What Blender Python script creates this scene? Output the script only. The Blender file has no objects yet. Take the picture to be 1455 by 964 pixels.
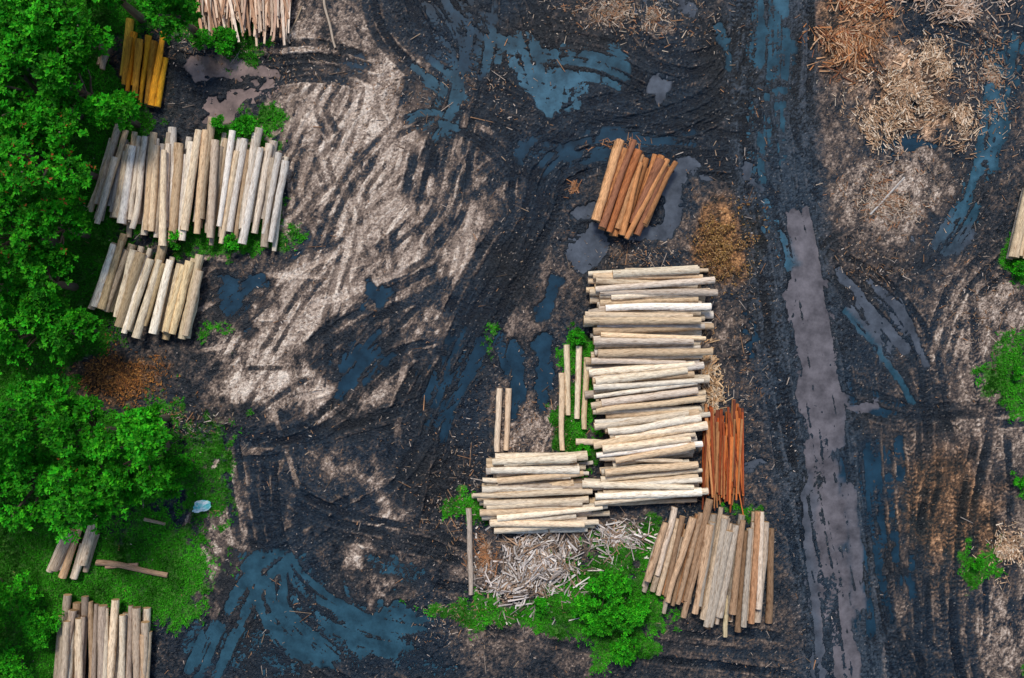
import bpy, math, random
import numpy as np
from mathutils import Vector
rng=np.random.default_rng(7); random.seed(7)
S=26.0; CAMH=50.0
scene=bpy.context.scene
COL=scene.collection
def PW(px,py,z=0.0):
    k=(CAMH-z)/CAMH
    return ((px-727.5)/S*k,(482-py)/S*k,z)
# ---------------- noise
PT=rng.permutation(256); PT=np.concatenate([PT,PT]); VT=rng.random(256)*2-1
def vn(x,y,seed=0):
    xi=np.floor(x).astype(np.int64); yi=np.floor(y).astype(np.int64)
    fx=x-xi; fy=y-yi; fx=fx*fx*(3-2*fx); fy=fy*fy*(3-2*fy)
    def h(a,b): return VT[PT[(PT[(a+seed*37)&255]+b+seed*11)&255]]
    a=h(xi,yi);b=h(xi+1,yi);c=h(xi,yi+1);d=h(xi+1,yi+1)
    return (a*(1-fx)+b*fx)*(1-fy)+(c*(1-fx)+d*fx)*fy
def fbm(x,y,o=4,seed=0,g=0.5):
    s=0;a=1;t=0
    for i in range(o):
        s=s+a*vn(x*2**i+i*17.3,y*2**i-i*9.1,seed+i);t+=a;a*=g
    return s/t
def ss(a,b,x):
    t=np.clip((x-a)/(b-a),0,1);return t*t*(3-2*t)
def mix(a,b,t): return a*(1-t)+b*t
# ---------------- ground grid
G=0.05
HX,HY=30.5,21.0
nx=int(2*HX/G)+1; ny=int(2*HY/G)+1
xd=-HX+np.arange(nx)*G; yd=-HY+np.arange(ny)*G
ext=0.4*(1.7**np.arange(1,15)); ext=np.cumsum(ext)
OFF=len(ext)
xs=np.concatenate([xd[0]-ext[::-1],xd,xd[-1]+ext]); ys=np.concatenate([yd[0]-ext[::-1],yd,yd[-1]+ext])
X,Y=np.meshgrid(xs,ys)
PX=X*S+727.5; PY=482-Y*S
w1=fbm(X*0.5,Y*0.5,4,3); w2=fbm(X*0.5,Y*0.5,4,9)
w3=fbm(X*2.2,Y*2.2,3,13); w4=fbm(X*2.2,Y*2.2,3,19)
QX=PX+34*w1+18*w3; QY=PY+34*w2+18*w4
def ell(cx,cy,rx,ry,ang=0,soft=0.35,q=True):
    ax,ay=(QX,QY) if q else (PX,PY)
    c,s=math.cos(math.radians(ang)),math.sin(math.radians(ang))
    dx=ax-cx;dy=ay-cy
    d=np.sqrt(((dx*c+dy*s)/rx)**2+((-dx*s+dy*c)/ry)**2)
    return ss(1+soft,1-soft,d)
def cap(pts,r,soft=0.4,wk=0.5):
    ax=PX+(QX-PX)*wk; ay=PY+(QY-PY)*wk
    D=np.full(PX.shape,1e9)
    for (x0,y0),(x1,y1) in zip(pts[:-1],pts[1:]):
        vx,vy=x1-x0,y1-y0
        t=np.clip(((ax-x0)*vx+(ay-y0)*vy)/(vx*vx+vy*vy),0,1)
        D=np.minimum(D,np.hypot(ax-x0-t*vx,ay-y0-t*vy))
    return ss(1+soft,1-soft,D/r)
# tone field
T=np.full(X.shape,0.24)+0.15*w1
for (cx,cy,rx,ry,a,v) in [
 (480,40,90,60,0,.52),(470,110,80,60,0,.72),(570,90,45,45,0,.70),(475,210,70,100,10,.88),(545,300,105,95,0,.88),
 (560,200,45,60,0,.78),(455,400,75,120,15,.90),(385,540,75,80,0,.92),(600,370,85,75,0,.8),(640,470,100,48,-10,.82),
 (690,183,28,24,0,.85),(700,300,65,65,0,.58),(545,750,50,90,0,.86),(450,655,60,30,0,.74),(335,720,55,80,0,.64),
 (310,790,35,30,0,.72),(850,15,80,25,0,.45),(1290,135,78,60,0,.72),(1270,275,95,65,0,.64),(1200,40,65,60,0,.48),
 (1385,470,75,95,0,.60),(1405,600,70,60,0,.54),(1360,720,70,110,0,.50),(1425,850,60,120,0,.58),(1030,345,45,55,0,.48),
 (740,400,70,70,0,.42),(700,570,60,60,0,.40),(760,620,60,30,0,.62),(760,905,220,35,3,.40),(1060,890,70,60,0,.34),
 (690,800,40,50,0,.45),(910,20,60,40,0,.42),(870,750,60,40,0,.4),(1270,760,70,150,0,.38),(1010,430,30,160,0,.42),(765,805,70,50,0,.5),
 (170,530,80,45,0,.36),(320,230,40,80,0,.35),(490,560,60,50,0,.66),(1180,200,40,90,0,.42),(1400,150,60,120,0,.38),(960,330,40,30,0,.36)]:
    m=ell(cx,cy,rx,ry,a,0.45); T=np.maximum(T,mix(T,v,m))
for (pts,r,v) in [([(600,-10),(640,90),(700,140),(800,190),(1060,190)],54,.11),([(1000,60),(900,150),(780,230),(740,330),(690,420)],40,.12),
  ([(690,430),(640,560),(590,700)],48,.10),([(760,40),(820,120)],80,.15),([(560,480),(470,520)],36,.14),([(210,600),(330,610),(480,620),(600,600)],22,.11),
  ([(410,660),(420,800),(420,950)],50,.14),([(420,900),(620,930)],50,.14),([(600,780),(480,740)],20,.14),([(240,110),(400,120)],26,.13),
  ([(430,250),(400,350),(345,430)],28,.16),([(610,120),(590,200)],20,.15),([(680,380),(560,440)],14,.2)]:
    T=mix(T,v,0.85*cap(pts,r,0.5,1.0))
ROAD=[(1098,-300),(1096,60),(1092,150),(1100,260),(1122,380),(1140,500),(1160,620),(1178,750),(1200,880),(1235,1250)]
road=cap(ROAD,62,0.25,0.35)
T=mix(T,0.19,0.85*road)
# streaks
ca,sa=math.cos(1.05),math.sin(1.05)
u=X*ca+Y*sa; v=-X*sa+Y*ca
v=v+0.8*w1
st=fbm(u*0.7,v*4.5,4,41,.7); st2=fbm(u*0.5+v*0.5,v*7-u*2,3,47,.7)
f1=fbm(X*3,Y*3,4,53,.65); f2=fbm(X*9,Y*9,2,59,0.8); f3=fbm(X*.9,Y*.9,5,67,.65)
wn=rng.normal(0,1,X.shape)
vein=1-np.clip(np.abs(fbm(X*2.6+w3,Y*2.6+w4,4,74,.6))*7,0,1)
amp=ss(0.25,0.7,T)
T=T+amp*(0.30*st+0.24*st2+.9*np.minimum(f3,0.05))+0.24*f1+0.24*f2+(.045+.07*amp)*wn-(.09+.10*amp)*vein
H=0.035*w1+0.03*f1+0.03*f2+0.03*st*amp+.006*wn-.025*vein
TV=T.copy()
# ---------------- tyre tracks
def catmull(P,ds):
    P=np.array(P,float); P=np.vstack([2*P[0]-P[1],P,2*P[-1]-P[-2]])
    out=[]
    for i in range(1,len(P)-2):
        p0,p1,p2,p3=P[i-1:i+3]; n=max(8,int(np.hypot(*(p2-p1))/ds*1.2))
        t=np.linspace(0,1,n,endpoint=False)[:,None]
        out.append(0.5*((2*p1)+(-p0+p2)*t+(2*p0-5*p1+4*p2-p3)*t**2+(-p0+3*p1-3*p2+p3)*t**3))
    return np.vstack(out)
def track(pts,off=0,w=12,depth=0.06,tv=0.1,a=1.0,tread=0.6,seed=0,con=1.0):
    P=catmull([((x-727.5)/S,(482-y)/S) for x,y in pts],0.026)
    d=np.gradient(P,axis=0); L=np.hypot(d[:,0],d[:,1])+1e-9
    s=np.cumsum(L); N=np.stack([-d[:,1]/L,d[:,0]/L],1)
    off_m=off/S+0.16*vn(s*0.16+seed*3.7,s*0+seed,5)+0.02*vn(s*0.7,s*0+seed,6)
    C=P+N*off_m[:,None]
    hw=w/S/2
    t=np.arange(-1.6,1.6,0.024/hw)
    WX=C[:,None,0]+N[:,None,0]*t*hw; WY=C[:,None,1]+N[:,None,1]*t*hw
    ix=np.round((WX+HX)/G).astype(int); iy=np.round((WY+HY)/G).astype(int)
    ok=(ix>=0)&(ix<nx)&(iy>=0)&(iy<ny)
    sg=s[:,None]+0*t; tg=t[None,:]+0*s[:,None]
    fade=np.clip(np.minimum(s,s[-1]-s)/0.8,0,1)*np.clip(0.75+1.1*vn(s*0.5+seed,s*0+seed*1.3,8),0,1)
    rag=0.24*vn(WX*5,WY*5,61)
    inn=ss(1.06,0.84,np.abs(tg)+rag)*a*fade[:,None]*np.clip(.85+.5*vn(WX*2.5,WY*2.5,62),.2,1)
    berm=np.exp(-((np.abs(tg)-1.2)/0.2)**2)*a*fade[:,None]*np.clip(.6+.8*vn(WX*2.2,WY*2.2,66),0,1.3)
    tr=np.clip(0.5+1.1*np.sin(2*np.pi*(sg/0.27+0.55*np.abs(tg)+.3*vn(WX*3,WY*3,64))),0,1)*(np.abs(tg)>0.12)*np.clip(.7+1.2*vn(WX*1.1+seed,WY*1.1,63),0,1.2)
    ix=ix[ok]+OFF; iy=iy[ok]+OFF; inn=inn[ok]; berm=berm[ok]; tr=tr[ok]
    edge=ss(0.5,0.95,np.abs(tg))[ok]
    ho=H[iy,ix]; to=TV[iy,ix]
    H[iy,ix]=ho*(1-inn*0.8)+inn*(-depth+0.045*tr*tread)+berm*0.06
    tl=tv-0.10+con*(0.22*tr*tread+0.04*edge)+.05*wn[iy,ix]
    TV[iy,ix]=to*(1-inn*0.9)+0.9*inn*tl+berm*0.13  # dark wet ruts, lighter treads and berms: relief shading also painted into tone
# faint tracks on the dry ground
for i in range(135):
    x0=random.uniform(410,700);y0=random.uniform(40,360)
    L=random.uniform(90,300);an=math.radians(random.gauss(116,20)); bend=random.uniform(-50,50)
    x1=x0+L*math.cos(an);y1=y0+L*math.sin(an)
    tv=random.choice([.08,.2,.4,.6,.75,.88,.95])
    pts=[(x0,y0),((x0+x1)/2+bend,(y0+y1)/2),(x1,y1)]
    for o in (0,15): track(pts,o,random.uniform(6,11),0.04,tv,0.75,1.0,i,1.4)
for i in range(85):
    x0=random.uniform(330,660);y0=random.uniform(330,640)
    L=random.uniform(60,190);an=math.radians(random.gauss(130,30))
    pts=[(x0,y0),(x0+L*.5*math.cos(an)+random.uniform(-15,15),y0+L*.5*math.sin(an)),(x0+L*math.cos(an),y0+L*math.sin(an))]
    track(pts,0,random.uniform(6,11),0.045,random.choice([.06,.15,.35,.6,.85,.92]),0.8,0.9,i+90,1.3)
for i in range(70):
    x0=random.uniform(1220,1440);y0=random.uniform(380,850)
    L=random.uniform(120,300);an=math.radians(random.gauss(95,9))
    pts=[(x0,y0),(x0+L*.5*math.cos(an)+random.uniform(-15,15),y0+L*.5*math.sin(an)),(x0+L*math.cos(an),y0+L*math.sin(an))]
    track(pts,0,random.uniform(9,14),0.05,random.choice([.08,.18,.35,.52]),0.8,1.5,i+190,1.4)
for i in range(26):
    x0=random.uniform(1170,1440);y0=random.uniform(-20,300)
    L=random.uniform(60,180);an=math.radians(random.gauss(80,35))
    pts=[(x0,y0),(x0+L*.5*math.cos(an)+random.uniform(-15,15),y0+L*.5*math.sin(an)),(x0+L*math.cos(an),y0+L*math.sin(an))]
    track(pts,0,random.uniform(8,12),0.05,random.choice([.06,.12,.2,.35]),0.6,.8,i+240)
for i in range(44):
    x0=random.uniform(260,480);y0=random.uniform(620,800)
    L=random.uniform(80,220);an=math.radians(random.gauss(85,22))
    pts=[(x0,y0),(x0+L*.5*math.cos(an)+random.uniform(-25,25),y0+L*.5*math.sin(an)),(x0+L*math.cos(an),y0+L*math.sin(an))]
    track(pts,0,random.uniform(8,12),0.05,random.choice([.06,.12,.35,.6]),0.75,0.9,i+290,1.2)
BT=[
 ([(545,-30),(575,50),(640,110),(720,160),(820,190),(930,205),(1060,215)],[-30,-14,2,18,34]),
 ([(620,-30),(680,40),(760,75),(860,90),(950,130),(1060,150)],[-24,-8,8,24]),
 ([(700,-30),(695,60),(675,140),(650,210),(640,290),(600,350)],[-26,-10,6,22]),
 ([(585,-30),(640,60),(645,140),(610,210),(580,300)],[-8,8]),
 ([(740,-30),(765,60),(775,130),(755,200),(690,260)],[-16,0,16]),
 ([(1060,20),(1045,90),(1000,140),(920,170),(830,190),(770,240),(750,320),(700,400),(650,500),(600,590),(575,690)],[-36,-20,-4,12,28]),
 ([(1065,240),(980,235),(880,225),(800,245),(770,310),(720,400),(680,470),(640,560),(610,650),(590,740)],[-20,-4,12]),
 ([(880,-20),(910,60),(990,90),(1060,60)],[-8,10]),
 ([(560,185),(620,170),(700,215),(740,270)],[-8,8]),
 ([(640,400),(560,440),(490,475),(440,525)],[-18,-3,12]),
 ([(640,480),(570,500),(520,545),(480,595),(400,628),(300,625),(180,600)],[-16,-1,14]),
 ([(560,450),(520,490),(500,540)],[-12,4]),
 ([(700,500),(620,570),(540,600),(470,620)],[-8,8]),
 ([(330,620),(345,720),(365,800),(400,880),(480,950)],[-14,2,18]),
 ([(390,640),(395,740),(430,820),(520,880),(610,900)],[-14,2]),
 ([(600,620),(560,690),(440,760),(350,830),(270,990)],[-18,0,18]),
 ([(410,715),(480,745),(600,770),(665,795)],[-14,2,18]),
 ([(380,800),(385,870),(430,930),(520,990)],[-8,8]),
 ([(240,95),(330,110),(450,100),(540,120)],[-14,2,18,34]),
 ([(600,870),(760,900),(900,925),(1130,950)],[-10,8,34]),
 ([(1440,-20),(1420,80),(1405,190),(1375,290),(1330,370)],[-14,4,20]),
 ([(1175,380),(1220,430),(1270,500),(1315,590)],[-14,4]),
 ([(1190,365),(1270,420),(1325,510),(1335,640),(1315,780),(1320,990)],[-14,4]),
 ([(1440,350),(1360,420),(1325,540),(1350,640)],[-8,8]),
 ([(1190,560),(1250,585),(1330,600),(1470,590)],[-8,8]),
 ([(1225,600),(1235,750),(1260,880),(1300,1000)],[-6,12,30,48]),
 ([(1400,620),(1375,760),(1370,900),(1390,1000)],[-10,8]),
 ([(1290,0),(1300,40),(1370,60),(1460,130)],[0,16]),
]
k=500
for rep in range(2):
  for pts,offs in BT:
    jx=random.uniform(-9,9)*rep*1.5; jy=random.uniform(-9,9)*rep*1.5
    pp=[(x+jx+random.uniform(-6,6)*rep,y+jy) for x,y in pts]
    for o in offs:
        k+=1
        track(pp,o+random.uniform(-4,4),random.uniform(9,15),random.uniform(.06,.12),random.choice([.0,.05,.08,.14,.24]),0.8 if rep else 1.0,random.uniform(.4,1.2),k)
for o,tv in [(-54,.16),(0,.22),(14,.27),(28,.14),(42,.24),(57,.05),(20,.28),(-14,.24),(-40,.03),(-27,.08),(-34,.02),(36,.08)]:
    k+=1; track(ROAD,o,random.uniform(11,15),random.uniform(.06,.10),tv,0.9,0.9 if o<-20 or o>50 else .35,k)
for j in range(3):
    k+=1; track([(1060,200+20*j),(1100,260+20*j),(1125,340+30*j),(1120,460)],0,12,.05,.06,.8,.9,k)
    k+=1; track([(1125,140+20*j),(1150,220+10*j),(1200,270+14*j)],0,11,.05,.08,.7,.9,k)
T=TV
# ---------------- basins (water) : shape, depth, colour (blues have the sky's reflection painted in)
TEAL=(.020,.062,.088);NAVY=(.010,.034,.056);MAUV=(.115,.104,.110);BRN=(.19,.135,.115);GREY=(.065,.076,.092);BLUE=(.038,.10,.14)
WAT=[(cap([(275,98),(340,92),(375,103)],11),.17,BRN),(ell(328,140,40,18),.17,BRN),
 (cap([(325,400),(330,440),(350,420),(375,400)],13),.13,NAVY),(ell(345,430,40,40),.07,NAVY),
 (cap([(735,90),(770,130),(845,100)],14),.09,BLUE),(cap([(700,75),(780,90),(860,95)],26),.06,TEAL),(ell(800,125,40,28,-30),.10,BLUE),
 (cap([(730,80),(755,120),(775,160)],7,.3,.3),.14,BLUE),(cap([(760,95),(800,120),(840,105)],6,.3,.3),.13,BLUE),
 (ell(945,140,16,22),.15,GREY),(cap([(950,320),(962,265),(972,240)],13),.17,GREY),(cap([(905,330),(940,325)],12),.15,GREY),
 (ell(830,350,40,22,-20),.12,GREY),(cap([(765,440),(785,405)],12),.12,NAVY),(cap([(820,310),(850,300)],9),.13,GREY),
 (cap([(735,500),(738,590)],11),.13,NAVY),(cap([(768,490),(778,585)],11),.13,NAVY),(cap([(715,480),(718,520)],8),.12,NAVY),
 (ell(545,895,75,48,10,.3),.125,TEAL),(ell(440,860,85,60,20),.075,TEAL),(ell(480,925,80,30,10),.08,TEAL),(ell(300,925,60,45),.085,TEAL),(ell(345,830,30,45),.07,TEAL),
 (ell(600,950,70,20),.08,TEAL),(ell(380,920,60,50),.075,TEAL),
 (ell(660,620,30,40),.06,GREY),(ell(1290,205,55,13),.14,NAVY),(cap([(1425,110),(1415,190),(1385,270),(1350,330)],7,.5,.9),.11,BLUE),(cap([(1425,60),(1410,190),(1370,290),(1340,350)],24,.5,.7),.06,TEAL),(ell(1330,340,45,45),.06,GREY),
 (cap([(1095,-100),(1110,20)],12),.08,BLUE),(cap([(1094,20),(1088,240)],26),.055,TEAL),(cap([(1085,290),(1110,380)],14),.06,BLUE),
 (cap([(1138,320),(1148,420)],21,.5,.3),.115,MAUV),(cap([(1148,420),(1162,500),(1180,590)],29,.4,.3),.13,MAUV),(cap([(1150,560),(1190,610)],20,.4,.5),.12,MAUV),
 (cap([(1165,640),(1172,760),(1195,960)],24,.5,.6),.075,MAUV),(cap([(1205,700),(1225,860)],9,.4,.3),.09,MAUV),(cap([(1195,800),(1215,990)],12,.4,.3),.10,MAUV),(cap([(1148,680),(1165,960)],9,.4,.3),.1,GREY),(cap([(1172,620),(1185,740)],12,.4,.3),.11,MAUV),
 (cap([(1195,385),(1240,440),(1290,500)],7,.4,.2),.13,GREY),(cap([(1200,440),(1250,500),(1300,570)],5,.4,.2),.12,TEAL),(cap([(1280,430),(1320,520)],5,.4,.2),.1,GREY),(ell(1240,470,60,70),.05,GREY),
 (cap([(1210,580),(1240,580)],6),.11,MAUV),(ell(1350,110,50,60),.05,TEAL),(ell(940,15,35,25),.09,GREY),(cap([(1025,40),(1035,100)],6),.09,TEAL),
 (ell(1075,660,18,12),.12,GREY),(ell(1068,480,8,40),.11,NAVY),(ell(505,105,40,20),.05,NAVY),(ell(960,260,30,20),.12,GREY),(ell(620,140,40,50),.06,TEAL),
 (ell(1050,245,15,14),.12,GREY),(ell(500,505,60,30,-35),.06,NAVY),(ell(425,340,25,25),.07,NAVY),(ell(520,410,14,16),.1,NAVY),
 (cap([(540,800),(590,820)],16),.09,TEAL),(ell(1235,700,60,180),.04,NAVY),(ell(850,210,120,20),.05,NAVY),(ell(650,560,50,80,20),.03,NAVY),(ell(660,60,60,60),.04,NAVY)]
D=np.zeros(X.shape); WC=np.zeros(X.shape+(3,)); WS=np.full(X.shape,1e-4)
for m,d,c in WAT:
    D=np.maximum(D,m*d); WC+=(m*d)[...,None]**2*np.array(c); WS+=(m*d)**2
WC=WC/WS[...,None]
Hh=H-D
T=T-0.9*ss(0.0,0.10,D)*np.clip(T-0.12,0,1)
# ---------------- grass mask
GR=np.zeros(X.shape)
for (cx,cy,rx,ry,a,v) in [(50,200,150,330,0,1),(20,420,130,200,0,1),(50,640,190,150,0,1),(120,800,170,90,0,1),(240,830,55,60,0,.95),(30,900,80,120,0,1),
 (285,680,45,50,0,.7),(320,60,60,25,0,1),(350,185,50,20,0,.8),(300,330,110,35,0,.85),(200,10,90,60,0,1),(350,250,40,80,0,.3),
 (865,855,85,60,0,1),(740,870,120,22,3,.85),(890,920,40,30,0,1),(650,710,35,22,0,.7),(830,600,26,80,0,.9),(820,490,30,26,0,.8),(900,765,60,30,0,.85),
 (1450,370,28,50,0,.75),(1440,535,36,50,0,.65),(1390,800,20,32,0,.7),(1450,680,14,20,0,.7),(1455,960,20,15,0,.7),(310,480,30,20,0,.4),(700,490,12,30,0,.4),(620,860,16,10,0,.8),(290,620,60,20,0,.4),
 (1050,730,40,14,0,.5),(-200,480,300,700,0,1)]:
    GR=np.maximum(GR,v*ell(cx,cy,rx,ry,a,.4))
GR=np.clip(GR+0.4*f1*(GR>0.05)+0.2*f2*(GR>.05)+.25*f3*(GR>.05),0,1)
hole=np.maximum(np.maximum(ell(165,535,75,38),ell(150,745,60,20)*.6),.75*ell(205,100,45,60))
GR*=1-0.9*hole
Hh=Hh+0.03*GR
# ---------------- colour
def ramp(t,stops):
    out=np.zeros(t.shape+(3,)); xsn=[s[0] for s in stops]
    for i in range(3): out[...,i]=np.interp(t,xsn,[s[1][i] for s in stops])
    return out
C=ramp(T,[(0,(.003,.004,.006)),(.12,(.008,.011,.014)),(.25,(.025,.026,.029)),(.4,(.080,.060,.050)),(.58,(.22,.162,.125)),(.8,(.46,.36,.285)),(1.05,(.74,.63,.52))])
och=np.maximum(ell(1350,730,70,90)*.7,ell(1030,345,45,55))[...,None]; 
och=np.maximum(och,.6*ell(1200,50,60,60)[...,None]); och=np.maximum(och,.8*hole[...,None]);och=np.maximum(och,.5*ell(1290,135,70,55)[...,None])
C=C*(1-och)+och*C*np.array([1.45,.95,.5])
blue=(np.clip(0.6+1.3*fbm(X*.25,Y*.25,3,71),0,1)*ss(.38,.1,T))[...,None]
C=C*(1-blue*.85)+blue*.85*C*np.array([.5,1.25,1.9])
rd=(road*ss(.08,.3,T))[...,None]
C=C*(1-.6*rd)+.6*rd*np.array([.050,.074,.100])
spk=((wn>2.2)&(T<.75))[...,None]*np.clip(.5+1.5*f3,0,1)[...,None]
C=C+spk*np.array([.17,.145,.12])
gcol=mix(np.array([.02,.08,.010])[None,None,:],np.array([.06,.20,.02])[None,None,:],np.clip(.5+f1,0,1)[...,None])
g3=ss(.3,.6,GR)[...,None]
C=C*(1-g3)+gcol*g3
rough=np.clip(.40+.9*(T-.1),.33,.95); rough=np.maximum(rough,.8*g3[...,0])
def mat(name):
    m=bpy.data.materials.new(name);m.use_nodes=True;nt=m.node_tree
    return m,nt,nt.nodes,nt.links,nt.nodes["Principled BSDF"]
def setcol(me,name,arr):
    a=me.attributes.new(name,'FLOAT_COLOR','POINT')
    b=np.ones((len(arr),4),np.float32); b[:,:3]=arr[:,:3]
    if arr.shape[1]==4: b[:,3]=arr[:,3]
    a.data.foreach_set('color',b.ravel())
def build(name,V,F,k,mats=(),smooth=False,col=None,lc=None,mi=None):
    me=bpy.data.meshes.new(name); V=np.asarray(V,np.float32);F=np.asarray(F,np.int32)
    me.vertices.add(len(V));me.vertices.foreach_set('co',V.ravel())
    me.loops.add(F.size);me.loops.foreach_set('vertex_index',F.ravel())
    me.polygons.add(len(F));me.polygons.foreach_set('loop_start',np.arange(len(F),dtype=np.int32)*k)
    try: me.polygons.foreach_set('loop_total',np.full(len(F),k,np.int32))
    except Exception: pass
    for m in mats: me.materials.append(m)
    if mi is not None: me.polygons.foreach_set('material_index',np.asarray(mi,np.int32))
    me.polygons.foreach_set('use_smooth',np.full(len(F),smooth))
    if col is not None: setcol(me,'col',np.asarray(col,np.float32))
    if lc is not None:
        a=me.attributes.new('lc','FLOAT_VECTOR','POINT');a.data.foreach_set('vector',np.asarray(lc,np.float32).ravel())
    me.update(calc_edges=True); me.validate()
    o=bpy.data.objects.new(name,me);COL.objects.link(o);return o
# ground material
m,nt,N,L,B=mat("mud_ground")
at=N.new('ShaderNodeAttribute');at.attribute_name='col'
tc=N.new('ShaderNodeTexCoord')
n1=N.new('ShaderNodeTexNoise');n1.inputs['Scale'].default_value=7;n1.inputs['Detail'].default_value=7;n1.inputs['Roughness'].default_value=.85
L.new(tc.outputs['Object'],n1.inputs['Vector'])
mr=N.new('ShaderNodeMapRange');mr.inputs[1].default_value=.32;mr.inputs[2].default_value=.68;mr.inputs[3].default_value=.3;mr.inputs[4].default_value=1.75
L.new(n1.outputs['Fac'],mr.inputs[0])
vm=N.new('ShaderNodeVectorMath');vm.operation='SCALE';L.new(at.outputs['Color'],vm.inputs[0]);L.new(mr.outputs[0],vm.inputs['Scale'])
L.new(vm.outputs[0],B.inputs['Base Color']);L.new(at.outputs['Alpha'],B.inputs['Roughness'])
B.inputs['Specular IOR Level'].default_value=.22
n2=N.new('ShaderNodeTexNoise');n2.inputs['Scale'].default_value=14;n2.inputs['Detail'].default_value=5
L.new(tc.outputs['Object'],n2.inputs['Vector'])
bp=N.new('ShaderNodeBump');bp.inputs['Strength'].default_value=.9;bp.inputs['Distance'].default_value=.09
L.new(n2.outputs['Fac'],bp.inputs['Height']);L.new(bp.outputs[0],B.inputs['Normal'])
MY,MX=X.shape
idx=np.arange(MY*MX).reshape(MY,MX)
F=np.stack([idx[:-1,:-1],idx[:-1,1:],idx[1:,1:],idx[1:,:-1]],-1).reshape(-1,4)
V=np.stack([X,Y,Hh],-1).reshape(-1,3)
ca4=np.concatenate([np.clip(C,0,1),rough[...,None]],-1).reshape(-1,4)
build("ground",V,F,4,[m],True,ca4)
# water
st_=3
sl=(slice(OFF,OFF+ny,st_),slice(OFF,OFF+nx,st_))
Dw=D[sl];Xw=X[sl];Yw=Y[sl];Cw=WC[sl]
wi=np.arange(Dw.size).reshape(Dw.shape)
keep=(np.maximum.reduce([Dw[:-1,:-1],Dw[1:,:-1],Dw[:-1,1:],Dw[1:,1:]])>.008)
F=np.stack([wi[:-1,:-1],wi[:-1,1:],wi[1:,1:],wi[1:,:-1]],-1)[keep]
used,inv=np.unique(F,return_inverse=True)
V=np.stack([Xw,Yw,np.full(Xw.shape,-.10)],-1).reshape(-1,3)[used]
m,nt,N,L,B=mat("puddle_water")
at=N.new('ShaderNodeAttribute');at.attribute_name='col'
tc=N.new('ShaderNodeTexCoord')
n1=N.new('ShaderNodeTexNoise');n1.inputs['Scale'].default_value=.9;n1.inputs['Detail'].default_value=8;n1.inputs['Roughness'].default_value=.68
L.new(tc.outputs['Object'],n1.inputs['Vector'])
mr=N.new('ShaderNodeMapRange');mr.inputs[1].default_value=.35;mr.inputs[2].default_value=.7;mr.inputs[3].default_value=.55;mr.inputs[4].default_value=1.6  # noise lifts and lowers base colour, painting highlights on the water
L.new(n1.outputs['Fac'],mr.inputs[0])
vm=N.new('ShaderNodeVectorMath');vm.operation='SCALE';L.new(at.outputs['Color'],vm.inputs[0]);L.new(mr.outputs[0],vm.inputs['Scale'])
L.new(vm.outputs[0],B.inputs['Base Color']);B.inputs['Roughness'].default_value=.1
build("puddle_water",V,inv.reshape(-1,4),4,[m],True,Cw.reshape(-1,3)[used])

def hgt(x,y):
    ix=int(round((x+HX)/G)); iy=int(round((y+HY)/G))
    if 0<=ix<nx and 0<=iy<ny: return float(max(Hh[iy+OFF,ix+OFF],-.10))
    return 0.0
# ---------------- wood materials
def woodmat(name,rough=.8):
    m,nt,N,L,B=mat(name)
    at=N.new('ShaderNodeAttribute');at.attribute_name='col'
    lc=N.new('ShaderNodeAttribute');lc.attribute_name='lc'
    mp=N.new('ShaderNodeMapping');mp.inputs['Scale'].default_value=(.9,2.2,1)
    L.new(lc.outputs['Vector'],mp.inputs['Vector'])
    n=N.new('ShaderNodeTexNoise');n.inputs['Scale'].default_value=1.8;n.inputs['Detail'].default_value=7;n.inputs['Roughness'].default_value=.75
    L.new(mp.outputs[0],n.inputs['Vector'])
    r=N.new('ShaderNodeMapRange');r.inputs[1].default_value=.52;r.inputs[2].default_value=.62;r.inputs[3].default_value=0;r.inputs[4].default_value=.75
    L.new(n.outputs['Fac'],r.inputs[0])
    mx=N.new('ShaderNodeMix');mx.data_type='RGBA';L.new(r.outputs[0],mx.inputs[0]);L.new(at.outputs['Color'],mx.inputs[6])
    dk=N.new('ShaderNodeVectorMath');dk.operation='MULTIPLY';L.new(at.outputs['Color'],dk.inputs[0]);dk.inputs[1].default_value=(.48,.37,.29)
    L.new(dk.outputs[0],mx.inputs[7])
    mp2=N.new('ShaderNodeMapping');mp2.inputs['Scale'].default_value=(2.5,9,1);L.new(lc.outputs['Vector'],mp2.inputs['Vector'])
    n2=N.new('ShaderNodeTexNoise');n2.inputs['Scale'].default_value=1.5;n2.inputs['Detail'].default_value=5;L.new(mp2.outputs[0],n2.inputs['Vector'])
    r2=N.new('ShaderNodeMapRange');r2.inputs[1].default_value=.3;r2.inputs[2].default_value=.7;r2.inputs[3].default_value=.6;r2.inputs[4].default_value=1.4
    L.new(n2.outputs['Fac'],r2.inputs[0])
    vm=N.new('ShaderNodeVectorMath');vm.operation='SCALE';L.new(mx.outputs[2],vm.inputs[0]);L.new(r2.outputs[0],vm.inputs['Scale'])
    L.new(vm.outputs[0],B.inputs['Base Color']);B.inputs['Roughness'].default_value=rough
    B.inputs['Specular IOR Level'].default_value=.25
    bp=N.new('ShaderNodeBump');bp.inputs['Strength'].default_value=.6;bp.inputs['Distance'].default_value=.03
    L.new(n2.outputs['Fac'],bp.inputs['Height']);L.new(bp.outputs[0],B.inputs['Normal'])
    return m
LOGM=woodmat("peeled_log");STM=woodmat("wood_scrap")
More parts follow.
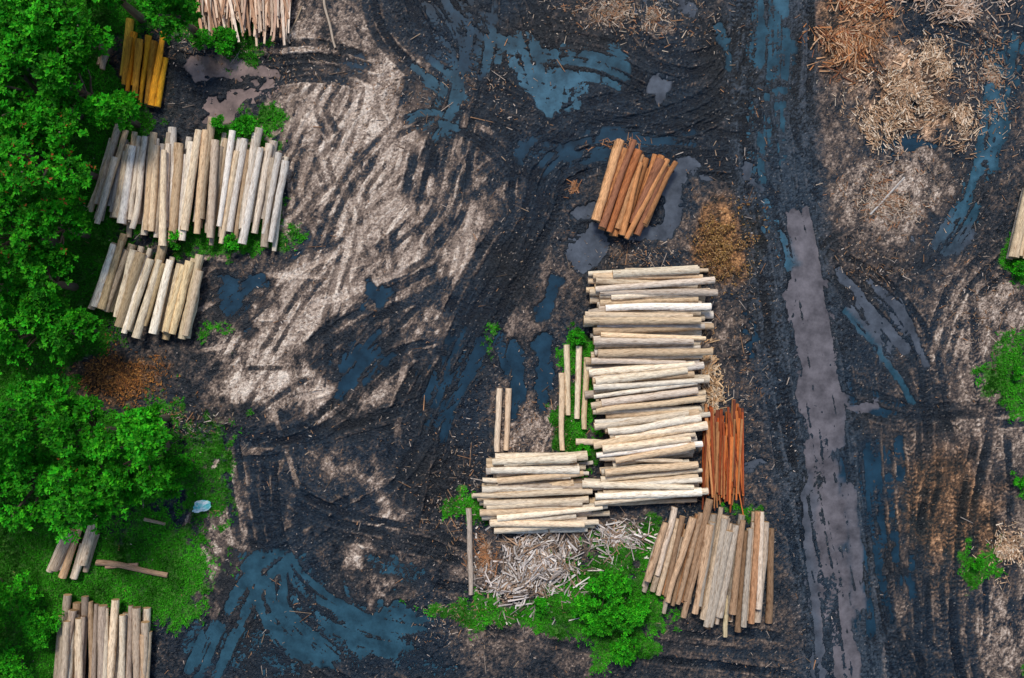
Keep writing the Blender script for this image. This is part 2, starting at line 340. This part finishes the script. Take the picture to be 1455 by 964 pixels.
class MB:
    def __init__(s): s.V=[];s.F=[];s.C=[];s.L=[];s.n=0
    def log(s,p0,p1,r0,r1,col,sides=10,rings=12,bend=.06):
        p0=np.array(p0);p1=np.array(p1);d=p1-p0;Ln=np.linalg.norm(d);d=d/Ln
        up=np.array([0,0,1.]);a=np.cross(d,up);a/=np.linalg.norm(a);b=np.cross(a,d)
        sd=random.random()*100;ba=random.uniform(0,6.28);bd=random.gauss(0,bend);ph=random.uniform(0,3)
        t=np.linspace(0,1,rings);th=np.arange(sides)/sides*2*np.pi
        off=bd*np.sin(np.pi*t)+bd*.5*np.sin(2*np.pi*t+ph)
        cen=p0+d*(t*Ln)[:,None]+(a*math.cos(ba)+b*math.sin(ba)*.3)*off[:,None]
        r=(r0+(r1-r0)*t)[:,None]*(1+.12*vn(t[:,None]*Ln*1.3+sd,th[None,:]*1.2+sd,3))
        ring=cen[:,None,:]+r[...,None]*(np.cos(th)[None,:,None]*a+np.sin(th)[None,:,None]*b)
        base=s.n
        s.V.append(ring.reshape(-1,3));nv=rings*sides
        col=np.array(col); s.C.append(np.tile(col,(nv,1)))
        s.L.append(np.stack([np.repeat(t*Ln,sides)+sd,np.tile(np.cos(th)*.6+np.sin(th)*.25,rings),np.full(nv,sd)],1))
        i=np.arange(rings-1)[:,None]*sides;j=np.arange(sides)[None,:];j2=(j+1)%sides
        s.F.append((np.stack([i+j,i+j2,i+sides+j2,i+sides+j],-1)+base).reshape(-1,4))
        s.n+=nv
        for e,(rr,cc) in enumerate(((ring[0],cen[0]),(ring[-1],cen[-1]))):
            b0=s.n; s.V.append(np.vstack([rr,cc[None]+d*(.01 if e else -.01)]));s.n+=sides+1
            ec=np.array([.55,.34,.17])*random.uniform(.4,1.0)
            s.C.append(np.tile(ec,(sides+1,1)));s.L.append(np.tile([sd,0,sd],(sides+1,1)))
            f=[]
            for q in range(0,sides,2):
                q1=q;q2=(q+1)%sides;q3=(q+2)%sides
                f.append([b0+sides,b0+q1,b0+q2,b0+q3] if e else [b0+sides,b0+q3,b0+q2,b0+q1])
            s.F.append(np.array(f))
    def sticks(s,P,D,Ln,W,Hh_,C):
        n=len(P);up=np.tile([0,0,1.],(n,1));a=np.cross(D,up);a/=np.linalg.norm(a,axis=1)[:,None]+1e-9;b=np.cross(a,D)
        sg=np.array([[-1,-1,-1],[-1,1,-1],[-1,1,1],[-1,-1,1],[1,-1,-1],[1,1,-1],[1,1,1],[1,-1,1]],float)
        tap=np.where(sg[:,0]>0,.6,1.0)
        V=P[:,None]+D[:,None]*(sg[:,0]*.5)[None,:,None]*Ln[:,None,None]+a[:,None]*(sg[:,1]*tap*.5)[None,:,None]*W[:,None,None]+b[:,None]*(sg[:,2]*.5)[None,:,None]*Hh_[:,None,None]
        f=np.array([[0,1,2,3],[7,6,5,4],[0,4,5,1],[1,5,6,2],[2,6,7,3],[3,7,4,0]])
        s.F.append((f[None]+np.arange(n)[:,None,None]*8+s.n).reshape(-1,4));s.V.append(V.reshape(-1,3));s.C.append(np.repeat(C,8,0))
        sd=rng.random(n)*50
        s.L.append(np.stack([(sd[:,None]+sg[None,:,0]*.5*Ln[:,None]).ravel(),np.tile(sg[:,1]*.3,n),np.repeat(sd,8)],1));s.n+=n*8
    def done(s,name,m,smooth=True):
        o=build(name,np.vstack(s.V),np.vstack(s.F),4,[m],smooth,np.vstack(s.C),np.vstack(s.L));return o
PALE=[(.88,.72,.52),(.84,.65,.44),(.90,.79,.62),(.78,.62,.43),(.86,.69,.48),(.66,.54,.42),(.90,.80,.67),(.74,.54,.34),(.88,.74,.54),(.80,.60,.38)]
MIXP=[(.88,.74,.58),(.76,.58,.38),(.90,.81,.70),(.66,.54,.40),(.52,.42,.31),(.68,.48,.29),(.86,.74,.58),(.80,.70,.58),(.58,.45,.33),(.84,.66,.45)]
TAN=[(.72,.54,.30),(.80,.64,.41),(.60,.44,.24),(.80,.67,.48),(.50,.37,.22)]
GREYT=[(.64,.50,.36),(.50,.38,.27),(.78,.64,.48),(.42,.32,.24),(.56,.38,.23)]
ORG=[(.62,.27,.10),(.70,.37,.17),(.48,.17,.06),(.78,.50,.28),(.34,.14,.07),(.58,.26,.10)]
YEL=[(.95,.46,.02),(.92,.38,.02),(.62,.30,.03),(.95,.56,.06)]
BRW=[(.54,.35,.21),(.70,.53,.36),(.38,.23,.13),(.76,.60,.45),(.54,.28,.14),(.48,.40,.31),(.64,.42,.25)]
RED=[(.50,.10,.02),(.60,.17,.04),(.34,.07,.02),(.62,.27,.10),(.22,.06,.03)]
PINK=[(.84,.60,.42),(.76,.48,.33),(.60,.34,.2),(.88,.70,.54)]
def poly(pl,u):
    pl=np.array(pl,float);t=np.linspace(0,1,len(pl));return np.interp(u,t,pl[:,0]),np.interp(u,t,pl[:,1])
def pile(name,A,Bp,n,layers,r,pal,je=7,cross=.0,seed=0,m=None,mound=.5,bend=.05,rv=.25,skip=.13):
    random.seed(seed);mb=MB()
    for k in range(layers):
        nn=n if k<layers-1 else max(2,int(n*.96))
        z0=r*1.02+k*r*1.55
        for i in range(nn):
            uu=(i+.5+random.uniform(-.38,.38)+(0.5 if k%2 else 0))/n
            uu=min(max(uu,0.01),.99)
            if k>0 and mound and random.random()<skip: continue
            if k==layers-1 and (uu<.05*mound or uu>1-.05*mound): continue
            u2=min(max(uu+random.gauss(0,cross),0),1)
            x0,y0=poly(A,uu);x1,y1=poly(Bp,u2)
            dx,dy=x1-x0,y1-y0;dl=math.hypot(dx,dy);dx/=dl;dy/=dl
            sh=random.gauss(0,je*.7)
            e0=sh+random.gauss(0,je*.7)+(random.random()<.18)*random.uniform(-18,12);e1=sh+random.gauss(0,je*.7)+(random.random()<.18)*random.uniform(-12,18)
            if k==0: e0+=6;e1-=6
            z=z0+random.uniform(-.4,.8)*r
            rr=r*random.uniform(1-rv,1+rv)
            c=np.array(random.choice(pal))*random.uniform(.72,1.08)*(1 if k==layers-1 else .8)  # lower layers coloured darker, painting the shade between stacked logs
            g=(hgt(*PW((x0+x1)/2,(y0+y1)/2)[:2]))
            tp=random.uniform(.72,1.0);ra,rb=(rr*1.1,rr*tp) if random.random()<.6 else (rr*tp,rr*1.1)
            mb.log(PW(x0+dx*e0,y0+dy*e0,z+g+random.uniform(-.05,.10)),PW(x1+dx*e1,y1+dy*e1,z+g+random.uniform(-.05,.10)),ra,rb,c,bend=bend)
    return mb.done(name,m or LOGM)
pile("log_pile",[(158,203),(200,200),(260,198),(340,203),(410,220)],[(128,290),(190,322),(250,326),(320,340),(393,334)],27,3,.18,MIXP,11,.016,1)
pile("log_pile",[(155,338),(220,358),(288,384)],[(124,432),(190,470),(268,474)],13,3,.20,TAN+PALE[:3],8,.018,2)
pile("log_pile",[(180,46),(212,55),(238,78)],[(172,120),(200,148),(222,162)],7,2,.16,YEL,8,.03,3)
pile("log_pile",[(143,66),(165,70)],[(137,98),(158,102)],3,1,.16,GREYT,3,.01,33)
pile("log_pile",[(95,752),(118,752),(140,756)],[(66,812),(95,825),(125,815)],6,2,.19,GREYT+ORG[3:4],6,.02,4)
pile("log_pile",[(85,872),(125,862),(170,872),(216,882)],[(75,985),(120,990),(160,990),(214,985)],16,3,.18,GREYT+PALE[:3],10,.04,5)
pile("log_pile",[(872,200),(915,216),(960,238)],[(840,312),(880,328),(912,330)],11,3,.19,ORG,8,.06,6)
pile("log_pile",[(866,384),(850,400),(852,425),(835,452),(845,480),(842,520),(846,560),(850,590),(856,620),(862,650),(850,690),(850,722)],
     [(997,380),(1003,396),(1003,425),(998,448),(996,478),(990,510),(985,545),(988,580),(980,600),(978,640),(990,688),(990,712)],38,4,.185,PALE,11,.019,7,bend=.09)
pile("log_pile",[(706,645),(700,670),(688,700),(690,728),(700,757)],[(815,640),(822,662),(835,690),(842,722),(835,755)],14,3,.19,PALE,10,.06,8,bend=.09)
pile("log_pile",[(942,742),(990,738),(1040,742),(1098,735)],[(914,832),(960,860),(1020,880),(1092,880)],19,3,.185,BRW,10,.03,9)
pile("log_pile",[(1456,258),(1480,262),(1510,270)],[(1432,362),(1462,370),(1490,376)],8,2,.19,PALE,5,.01,10)
def single(name,a,b,r,c,z=0,**k):
    mb=MB();g=hgt(*PW((a[0]+b[0])/2,(a[1]+b[1])/2)[:2])
    mb.log(PW(a[0],a[1],r+z+g),PW(b[0],b[1],r+z+g),r,r*.85,c,**k);return mb.done(name,LOGM)
random.seed(77)
for a,b,c in [((723,552),(719,640),(.72,.52,.34)),((711,552),(707,642),(.78,.6,.42)),((806,490),(808,590),(.74,.58,.38)),((799,530),(800,640),(.76,.56,.36)),((823,492),(820,595),(.8,.64,.44)),((835,508),(831,610),(.66,.5,.3))]:
    single("loose_log",a,b,.17,c,.02)
single("loose_log",(665,722),(668,845),.16,(.46,.37,.29))
single("loose_log",(137,800),(238,818),.17,(.34,.22,.14),bend=.12)
single("loose_log",(150,806),(196,802),.1,(.5,.3,.2),.05)
single("loose_log",(818,628),(858,629),.18,(.74,.58,.40),.25)
single("loose_log",(1029,845),(1030,905),.15,(.62,.5,.3),.3)
single("loose_log",(462,0),(478,68),.07,(.5,.4,.3))
single("loose_log",(395,-5),(412,62),.06,(.42,.33,.25))
single("loose_log",(430,10),(410,60),.05,(.4,.3,.2))
single("loose_log",(1236,305),(1285,252),.06,(.5,.46,.42))
single("loose_log",(205,738),(235,745),.1,(.42,.30,.2))
# sawn slab piles
def slabs(name,A,Bp,n,layers,pal,w=.14,th=.05,seed=0,fan=.05,je=9):
    random.seed(seed);mb=MB();P=[];Dd=[];Ln=[];W=[];T_=[];Cc=[]
    for k in range(layers):
        for i in range(n):
            u=random.random();u2=min(max(u+random.gauss(0,fan),-.05),1.05)
            x0,y0=poly(A,u);x1,y1=poly(Bp,u2);z=.08+k*.11+random.uniform(0,.08)
            e=random.gauss(0,je);f=random.gauss(0,je)
            a=np.array(PW(x0,y0+e,z+random.uniform(0,.06)));b=np.array(PW(x1,y1+f,z+random.uniform(0,.06)))
            P.append((a+b)/2);d=b-a;l=np.linalg.norm(d);Dd.append(d/l);Ln.append(l);W.append(w*random.uniform(.6,1.4));T_.append(th*random.uniform(.7,1.6))
            Cc.append(np.array(random.choice(pal))*random.uniform(.5,1.1))
    mb.sticks(np.array(P),np.array(Dd),np.array(Ln),np.array(W),np.array(T_),np.array(Cc));return mb.done(name,STM,False)
slabs("sawn_slab_pile",[(1000,592),(1055,596)],[(998,708),(1056,698)],18,5,RED,.13,.07,21,.16,12)
slabs("sawn_slab_pile",[(268,-60),(420,-60)],[(288,28),(410,38)],34,6,PINK,.15,.06,22,.10,14)
# debris heaps
def mound(name,blobs,pal,seed,l0=.25,l1=.9,w=.05,patch=.1):
    r=np.random.default_rng(seed);mb=MB();P=[];Dd=[];Ln=[];Cc=[]
    for (cx,cy,rx,ry,h,n,ang,spr) in blobs:
        M=n*6
        a=r.random(M)*6.283;q=np.abs(r.normal(0,.55,M))
        px=cx+rx*q*np.cos(a);py=cy+ry*q*np.sin(a)
        nz=fbm(px/26,py/26,3,seed)
        ok=~((nz<-patch+.35*np.maximum(0,q-.4))&(r.random(M)<.92))
        px=px[ok][:n];py=py[ok][:n];nz=nz[ok][:n];q=q[ok][:n]
        z=h*np.clip(1-q*q*.7,0,1)*r.random(len(q))*(.6+nz)+.03
        av=vn(px/22,py/22,seed+1)*100
        for j in range(len(q)):
            x,y,_=PW(px[j],py[j],z[j]);g=hgt(x,y)
            P.append((x,y,z[j]+g));t=math.radians(r.normal(ang,spr)+av[j]);e=r.normal(0,.15)
            Dd.append((math.cos(t)*math.cos(e),math.sin(t)*math.cos(e),math.sin(e)));Ln.append(l0+(l1-l0)*r.random()**2)
            Cc.append(np.array(pal[r.integers(len(pal))])*r.uniform(.45,1.15))
    n=len(P);mb.sticks(np.array(P),np.array(Dd),np.array(Ln),w*r.uniform(.5,1.9,n),w*.5*r.uniform(.5,1.5,n),np.array(Cc));return mb.done(name,STM,False)
GS=[(.58,.52,.48),(.42,.35,.30),(.72,.63,.56),(.24,.17,.12),(.50,.32,.2),(.85,.78,.70)]
SH=[(.84,.62,.41),(.88,.72,.54),(.70,.46,.28),(.52,.31,.17),(.36,.21,.12)]
mound("slab_scrap_heap",[(765,805,74,60,.6,1700,60,30),(880,765,70,28,.3,460,20,30),(720,830,44,38,.2,260,60,40)],GS,31,.15,1.1,.055,.5)
mound("wood_shaving_heap",[(1295,130,80,62,.4,3400,70,30),(1245,180,40,36,.2,700,70,30),(1365,165,34,58,.2,800,70,30),(1345,95,50,44,.2,500,60,40),(1300,80,60,30,.1,300,60,40)],SH,32,.06,.5,.036,.10)
mound("bark_scrap_heap",[(1200,62,52,46,.5,900,100,25),(1225,15,56,30,.3,500,20,40)],[(.50,.20,.07),(.66,.36,.18),(.30,.11,.05),(.70,.48,.3)],33,.15,1.1,.04,.2)
mound("wood_scrap_heap",[(1003,520,26,54,.4,620,120,30),(1015,560,22,26,.2,200,120,40)],[(.76,.5,.27),(.6,.34,.16),(.74,.58,.4)],34,.1,.7,.042,.3)
mound("sawdust_heap",[(1032,345,50,58,.45,2600,0,90)],[(.36,.19,.05),(.46,.27,.08),(.26,.12,.04),(.14,.07,.03),(.5,.3,.14)],35,.04,.18,.035,.08)
mound("wood_shaving_heap",[(1430,785,42,38,.25,900,30,40)],SH,36,.08,.45,.036,.15)
mound("wood_scrap_heap",[(1375,8,58,30,.3,520,20,40),(1300,-8,40,14,.2,150,20,60)],[(.66,.48,.35),(.54,.34,.22),(.72,.58,.46)],37,.15,1.0,.04,.15)
mound("leaf_litter",[(165,535,76,46,.1,2600,0,90)],[(.34,.13,.03),(.42,.19,.05),(.2,.08,.03),(.10,.05,.02)],38,.05,.2,.045,.1)
mound("bark_scrap_heap",[(690,790,24,36,.2,160,80,30),(880,205,50,14,.1,60,40,40),(815,270,14,22,.1,40,120,60),(1235,60,60,60,.1,260,0,90)],[(.46,.2,.08),(.4,.22,.12)],39,.15,.8,.032,.5)
mound("wood_shaving_heap",[(1270,280,90,60,.04,900,20,60),(900,20,120,40,.04,700,0,70),(1410,110,50,110,.04,700,60,60)],[(.5,.38,.28),(.6,.48,.36),(.36,.22,.13),(.42,.2,.1)],40,.06,.5,.03,.1)
# scattered scraps
r=np.random.default_rng(99);mb=MB();P=[];Dd=[];Ln=[];Cc=[]
cl=[(r.uniform(0,1455),r.uniform(0,964)) for i in range(60)]
zones=[(950,30,110,40),(1300,80,160,100),(1260,280,120,70),(1350,60,90,60),(700,120,90,60),(640,720,60,60),(1060,500,25,160),(690,660,60,90),(420,100,90,40),(1240,380,60,40),
 (760,590,60,60),(900,360,60,20),(800,780,120,80),(650,880,60,30),(250,600,60,20),(560,150,60,60),(1400,430,60,60),(300,70,60,30),(990,800,120,80),(870,20,60,20),(1410,120,60,120)]
n=0
while n<8500:
    if r.random()<.62:
        z=zones[r.integers(len(zones))];px=r.normal(z[0],z[2]*.6);py=r.normal(z[1],z[3]*.6)
    elif r.random()<.5:
        c=cl[r.integers(60)];px=r.normal(c[0],35);py=r.normal(c[1],35)
    else: px=r.uniform(-60,1500);py=r.uniform(-40,1000)
    x,y,_=PW(px,py)
    if abs(x)>HX-.5 or abs(y)>HY-.5: continue
    if 1070+ (py*.1)<px<1160+py*.08 and r.random()<.9: continue
    g=hgt(x,y)
    if g<=-.095 and r.random()<.8: continue
    n+=1
    t=r.random()*6.283;P.append((x,y,g+.02));Dd.append((math.cos(t),math.sin(t),r.normal(0,.05)))
    Ln.append(.04+(.06 if r.random()<.85 else .25)*r.exponential());Cc.append(np.array([(.55,.44,.35),(.42,.3,.2),(.34,.19,.1),(.6,.5,.42),(.2,.14,.1),(.46,.24,.12)][r.integers(6)])*r.uniform(.3,1.05))
Dd=np.array(Dd);Dd/=np.linalg.norm(Dd,axis=1)[:,None]
mb.sticks(np.array(P),Dd,np.clip(np.array(Ln),.05,1.3),.03*r.uniform(.5,1.9,n),.02*r.uniform(.5,1.5,n),np.array(Cc));mb.done("scattered_wood_scraps",STM,False)
# ---------------- foliage
def leafmat(name):
    m,nt,N,L,B=mat(name)
    at=N.new('ShaderNodeAttribute');at.attribute_name='col'
    L.new(at.outputs['Color'],B.inputs['Base Color']);B.inputs['Roughness'].default_value=.6;B.inputs['Specular IOR Level'].default_value=.12
    tr=N.new('ShaderNodeBsdfTranslucent');L.new(at.outputs['Color'],tr.inputs['Color'])
    mx=N.new('ShaderNodeMixShader');mx.inputs[0].default_value=.25
    L.new(B.outputs[0],mx.inputs[1]);L.new(tr.outputs[0],mx.inputs[2]);L.new(mx.outputs[0],N['Material Output'].inputs['Surface'])
    return m
LEAF=leafmat("leaf");GRASSM=leafmat("grass_blade")
m,nt,N,L,B=mat("tree_bark");n1=N.new('ShaderNodeTexNoise');n1.inputs['Scale'].default_value=8
cr=N.new('ShaderNodeValToRGB');cr.color_ramp.elements[0].color=(.05,.035,.025,1);cr.color_ramp.elements[1].color=(.2,.15,.11,1)
L.new(n1.outputs['Fac'],cr.inputs[0]);L.new(cr.outputs[0],B.inputs['Base Color']);BARK=m
def leaves(P,D,Ln,W,C,r):
    n=len(P);D=D/np.linalg.norm(D,axis=1)[:,None]
    up=np.tile([0,0,1.],(n,1))+r.normal(0,.35,(n,3));a=np.cross(D,up);a/=np.linalg.norm(a,axis=1)[:,None]+1e-9
    v0=P;v2=P+D*Ln[:,None];v2[:,2]-=Ln*.15
    mid=P+D*(Ln*.5)[:,None]
    v1=mid+a*W[:,None]*.5;v3=mid-a*W[:,None]*.5
    V=np.stack([v0,v1,v2,v3],1).reshape(-1,3)
    return V,np.arange(4*n).reshape(-1,4),np.repeat(C,4,0)
def tree(px,py,rp,h,seed,name="broadleaf_tree",tone=1.0,red=0.0,dens=1.0,ls=1.0):
    r=np.random.default_rng(seed)
    zc=h*.72; cx,cy,_=PW(px,py,zc); R=rp/S*(CAMH-zc)/CAMH
    lumps=[]
    nl=int(9+R*5)
    for i in range(nl):
        a=r.random()*6.283;q=math.sqrt(r.random())*.82
        lr=R*r.uniform(.17,.35)
        lumps.append((cx+R*q*math.cos(a),cy+R*q*math.sin(a),zc+h*.40*(1-q*q)*r.uniform(.0,1.15)-h*.14*q,lr,r.uniform(.65,1.15)))
    Ps=[];Ds=[];Cs=[];Ls=[]
    for (lx,ly,lz,lr,lt) in lumps:
        nr=int(lr*lr*44*dens)+10
        d=r.normal(0,1,(nr,3));d[:,2]=np.abs(d[:,2])*1.0-.25;d/=np.linalg.norm(d,axis=1)[:,None]
        rad=lr*(r.uniform(.55,1.0,nr)**.5)*(1+.24*r.normal(0,1,nr))
        c=np.array([lx,ly,lz])+d*rad[:,None]*np.array([1,1,.9])
        sh=r.uniform(.35,1.5,nr)*lt*tone
        isred=r.random(nr)<red
        for j in range(10):
            an=j*2.4+r.random(nr)*.8
            el=r.uniform(-.1,.9,nr)
            dd=np.stack([np.cos(an)*np.cos(el),np.sin(an)*np.cos(el),np.sin(el)],1)+d*.45
            base=np.stack([.020*sh,.30*sh,.008*sh],1)
            hue=r.uniform(0,1,nr)[:,None]**2
            cc=base*(1-hue*.5)+np.stack([.14*sh,.52*sh,.015*sh],1)*hue*.5
            if j<3: cc=np.where(isred[:,None],np.array([.40,.10,.03]),cc)
            Ps.append(c+r.normal(0,.03,(nr,3)));Ds.append(dd);Cs.append(cc);Ls.append(r.uniform(.16,.29,nr)*ls)
    P=np.vstack(Ps);Dv=np.vstack(Ds);Cc=np.vstack(Cs);Ln=np.concatenate(Ls)
    V,F,Cv=leaves(P,Dv,Ln,Ln*.5,Cc,r)
    mb=MB();random.seed(seed)
    if h>2:
        mb.log((cx+.1,cy-.1,-.1),(cx,cy,zc*.75),.05*h,.03*h,(.1,.1,.1),8,8,.1)
        for l in lumps: mb.log((cx,cy+.01,zc*random.uniform(.45,.74)),(l[0],l[1]+.02,l[2]),.016*h,.006*h,(.1,.1,.1),6,6,.12)
    else:
        for l in lumps: mb.log((cx,cy,0),(l[0]+.02,l[1]+.01,l[2]),.02,.01,(.1,.1,.1),6,5,.05)
    V2=np.vstack(mb.V);F2=np.vstack(mb.F)+len(V)
    mi=np.concatenate([np.zeros(len(F)),np.ones(len(F2))])
    build(name,np.vstack([V,V2]),np.vstack([F,F2]),4,[LEAF,BARK],False,np.vstack([Cv,np.vstack(mb.C)]),None,mi)
TR=[(35,40,75,6.5,.0),(95,35,58,6,0),(160,-10,36,5,0),(245,14,42,4.5,0),(45,130,80,6.5,.0),(108,125,45,5,.0),(160,158,36,4,0),(50,225,85,6.5,.10),(15,330,70,6,.07),(75,320,52,5,.04),(100,235,28,4,0),
 (55,400,50,5,0),(40,470,52,4.5,0),(95,465,46,4,0),(45,600,75,6,0),(190,645,60,5.5,0),(115,620,52,5.5,.03),(115,695,66,6,0),(215,690,34,4,0),(35,690,60,5.5,0),(205,598,26,4,0),
 (-70,60,90,7,0),(-70,220,90,7,0),(-60,400,80,6,0),(-70,620,90,7,0),(-60,850,70,5,0),(100,-60,70,6,0),(10,-50,70,6,0)]
for i,(x,y,rp,h,rd) in enumerate(TR): tree(x,y,rp,h,100+i,red=rd,tone=random.Random(i).uniform(.85,1.15))
for i,(x,y,rp,h) in enumerate([(865,845,42,1.8),(905,875,26,1.4),(885,922,22,1.1),(828,862,20,1.1),(850,890,20,1.0),(1390,800,9,.6),(1444,530,8,.6),(1450,380,11,.7),(60,890,32,1.4),(15,945,36,1.4),(350,182,17,1.0),(310,176,12,.8),(250,340,14,.9),(330,345,14,.8),(820,480,12,.7),(30,840,26,1.4),(1450,685,8,.6),(255,660,22,1.2),(828,640,10,.7),(768,862,12,.7),(320,60,20,.9),(290,55,16,.9)]):
    tree(x,y,rp,h,300+i,"shrub",tone=1.1,dens=2.2,ls=.62 if rp>16 else .45)
# grass
r=np.random.default_rng(5)
gi=np.argwhere(GR[OFF:OFF+ny,OFF:OFF+nx]>.3)
gv=GR[OFF:OFF+ny,OFF:OFF+nx][gi[:,0],gi[:,1]]
p=gv/gv.sum();NT=52000
sel=gi[r.choice(len(gi),NT,p=p)]
gx=-HX+sel[:,1]*G+r.uniform(-.03,.03,NT);gy=-HY+sel[:,0]*G+r.uniform(-.03,.03,NT);gz=Hh[sel[:,0]+OFF,sel[:,1]+OFF]
patch=np.clip(.85+.9*fbm(gx*.8,gy*.8,3,83),.3,1.6)
Ps=[];Ds=[];Cs=[];Ls=[]
for j in range(5):
    an=r.random(NT)*6.283;el=r.uniform(.1,1.1,NT)
    Ds.append(np.stack([np.cos(an)*np.cos(el),np.sin(an)*np.cos(el),np.sin(el)],1));Ps.append(np.stack([gx,gy,gz+.01],1)+r.normal(0,.02,(NT,3))*[1,1,0])
    sh=patch*r.uniform(.5,1.3,NT);Cs.append(np.stack([.05*sh,.34*sh,.012*sh],1));Ls.append(r.uniform(.07,.22,NT))
Ln=np.concatenate(Ls);V,F,Cv=leaves(np.vstack(Ps),np.vstack(Ds),Ln,Ln*.3,np.vstack(Cs),r)
build("grass",V,F,4,[GRASSM],False,Cv)
# plastic bag : crumpled sheet
n=26;u_,v_=np.meshgrid(np.linspace(-1,1,n),np.linspace(-1,1,n))
rr=1+.25*vn(np.arctan2(v_,u_)*2,u_*0,91)
bx,by,_=PW(287,719);bz=.16*(1-np.clip(np.hypot(u_,v_),0,1)**2)+.14*np.abs(fbm(u_*3,v_*3,3,93))+.15
V=np.stack([bx+u_*.5*rr,by+v_*.28*rr+.1*u_,bz],-1).reshape(-1,3);ii=np.arange(n*n).reshape(n,n)
F=np.stack([ii[:-1,:-1],ii[:-1,1:],ii[1:,1:],ii[1:,:-1]],-1).reshape(-1,4)
tt=np.clip(.6+1.5*fbm(u_*2,v_*2,3,95),0,1)[...,None];Cb=(np.array([.85,.9,.9])*tt+np.array([.15,.6,.6])*(1-tt)).reshape(-1,3)
kk=(np.hypot(u_,v_)<1.05)[:-1,:-1].ravel();m,nt,N,L,B=mat("plastic_film");at=N.new('ShaderNodeAttribute');at.attribute_name='col';L.new(at.outputs['Color'],B.inputs['Base Color']);B.inputs['Roughness'].default_value=.3
build("plastic_bag",V,F[kk],4,[m],False,Cb)
# ---------------- light
w=bpy.data.worlds.new("World");scene.world=w;w.use_nodes=True
sky=w.node_tree.nodes.new('ShaderNodeTexSky');sky.sky_type='NISHITA';sky.sun_disc=False
el=math.radians(56);az=math.radians(-14)
sky.sun_elevation=el;sky.sun_rotation=az%(2*math.pi)
bg=w.node_tree.nodes['Background'];bg.inputs['Strength'].default_value=.14
w.node_tree.links.new(sky.outputs[0],bg.inputs['Color'])
sd=bpy.data.lights.new("sun",'SUN');sd.energy=3.0;sd.angle=math.radians(14);sd.color=(1,.94,.86)
so=bpy.data.objects.new("sun",sd);COL.objects.link(so)
dv=Vector((math.sin(az)*math.cos(el),math.cos(az)*math.cos(el),math.sin(el)))
so.rotation_euler=dv.to_track_quat('Z','Y').to_euler();so.location=dv*60
cd=bpy.data.cameras.new("camera");cd.sensor_width=36;cd.lens=36*CAMH/(1455/S);cd.clip_end=3000
co=bpy.data.objects.new("camera",cd);co.location=(0,0,CAMH);COL.objects.link(co);scene.camera=co
scene.view_settings.view_transform='Standard';scene.view_settings.look='None';scene.view_settings.exposure=0
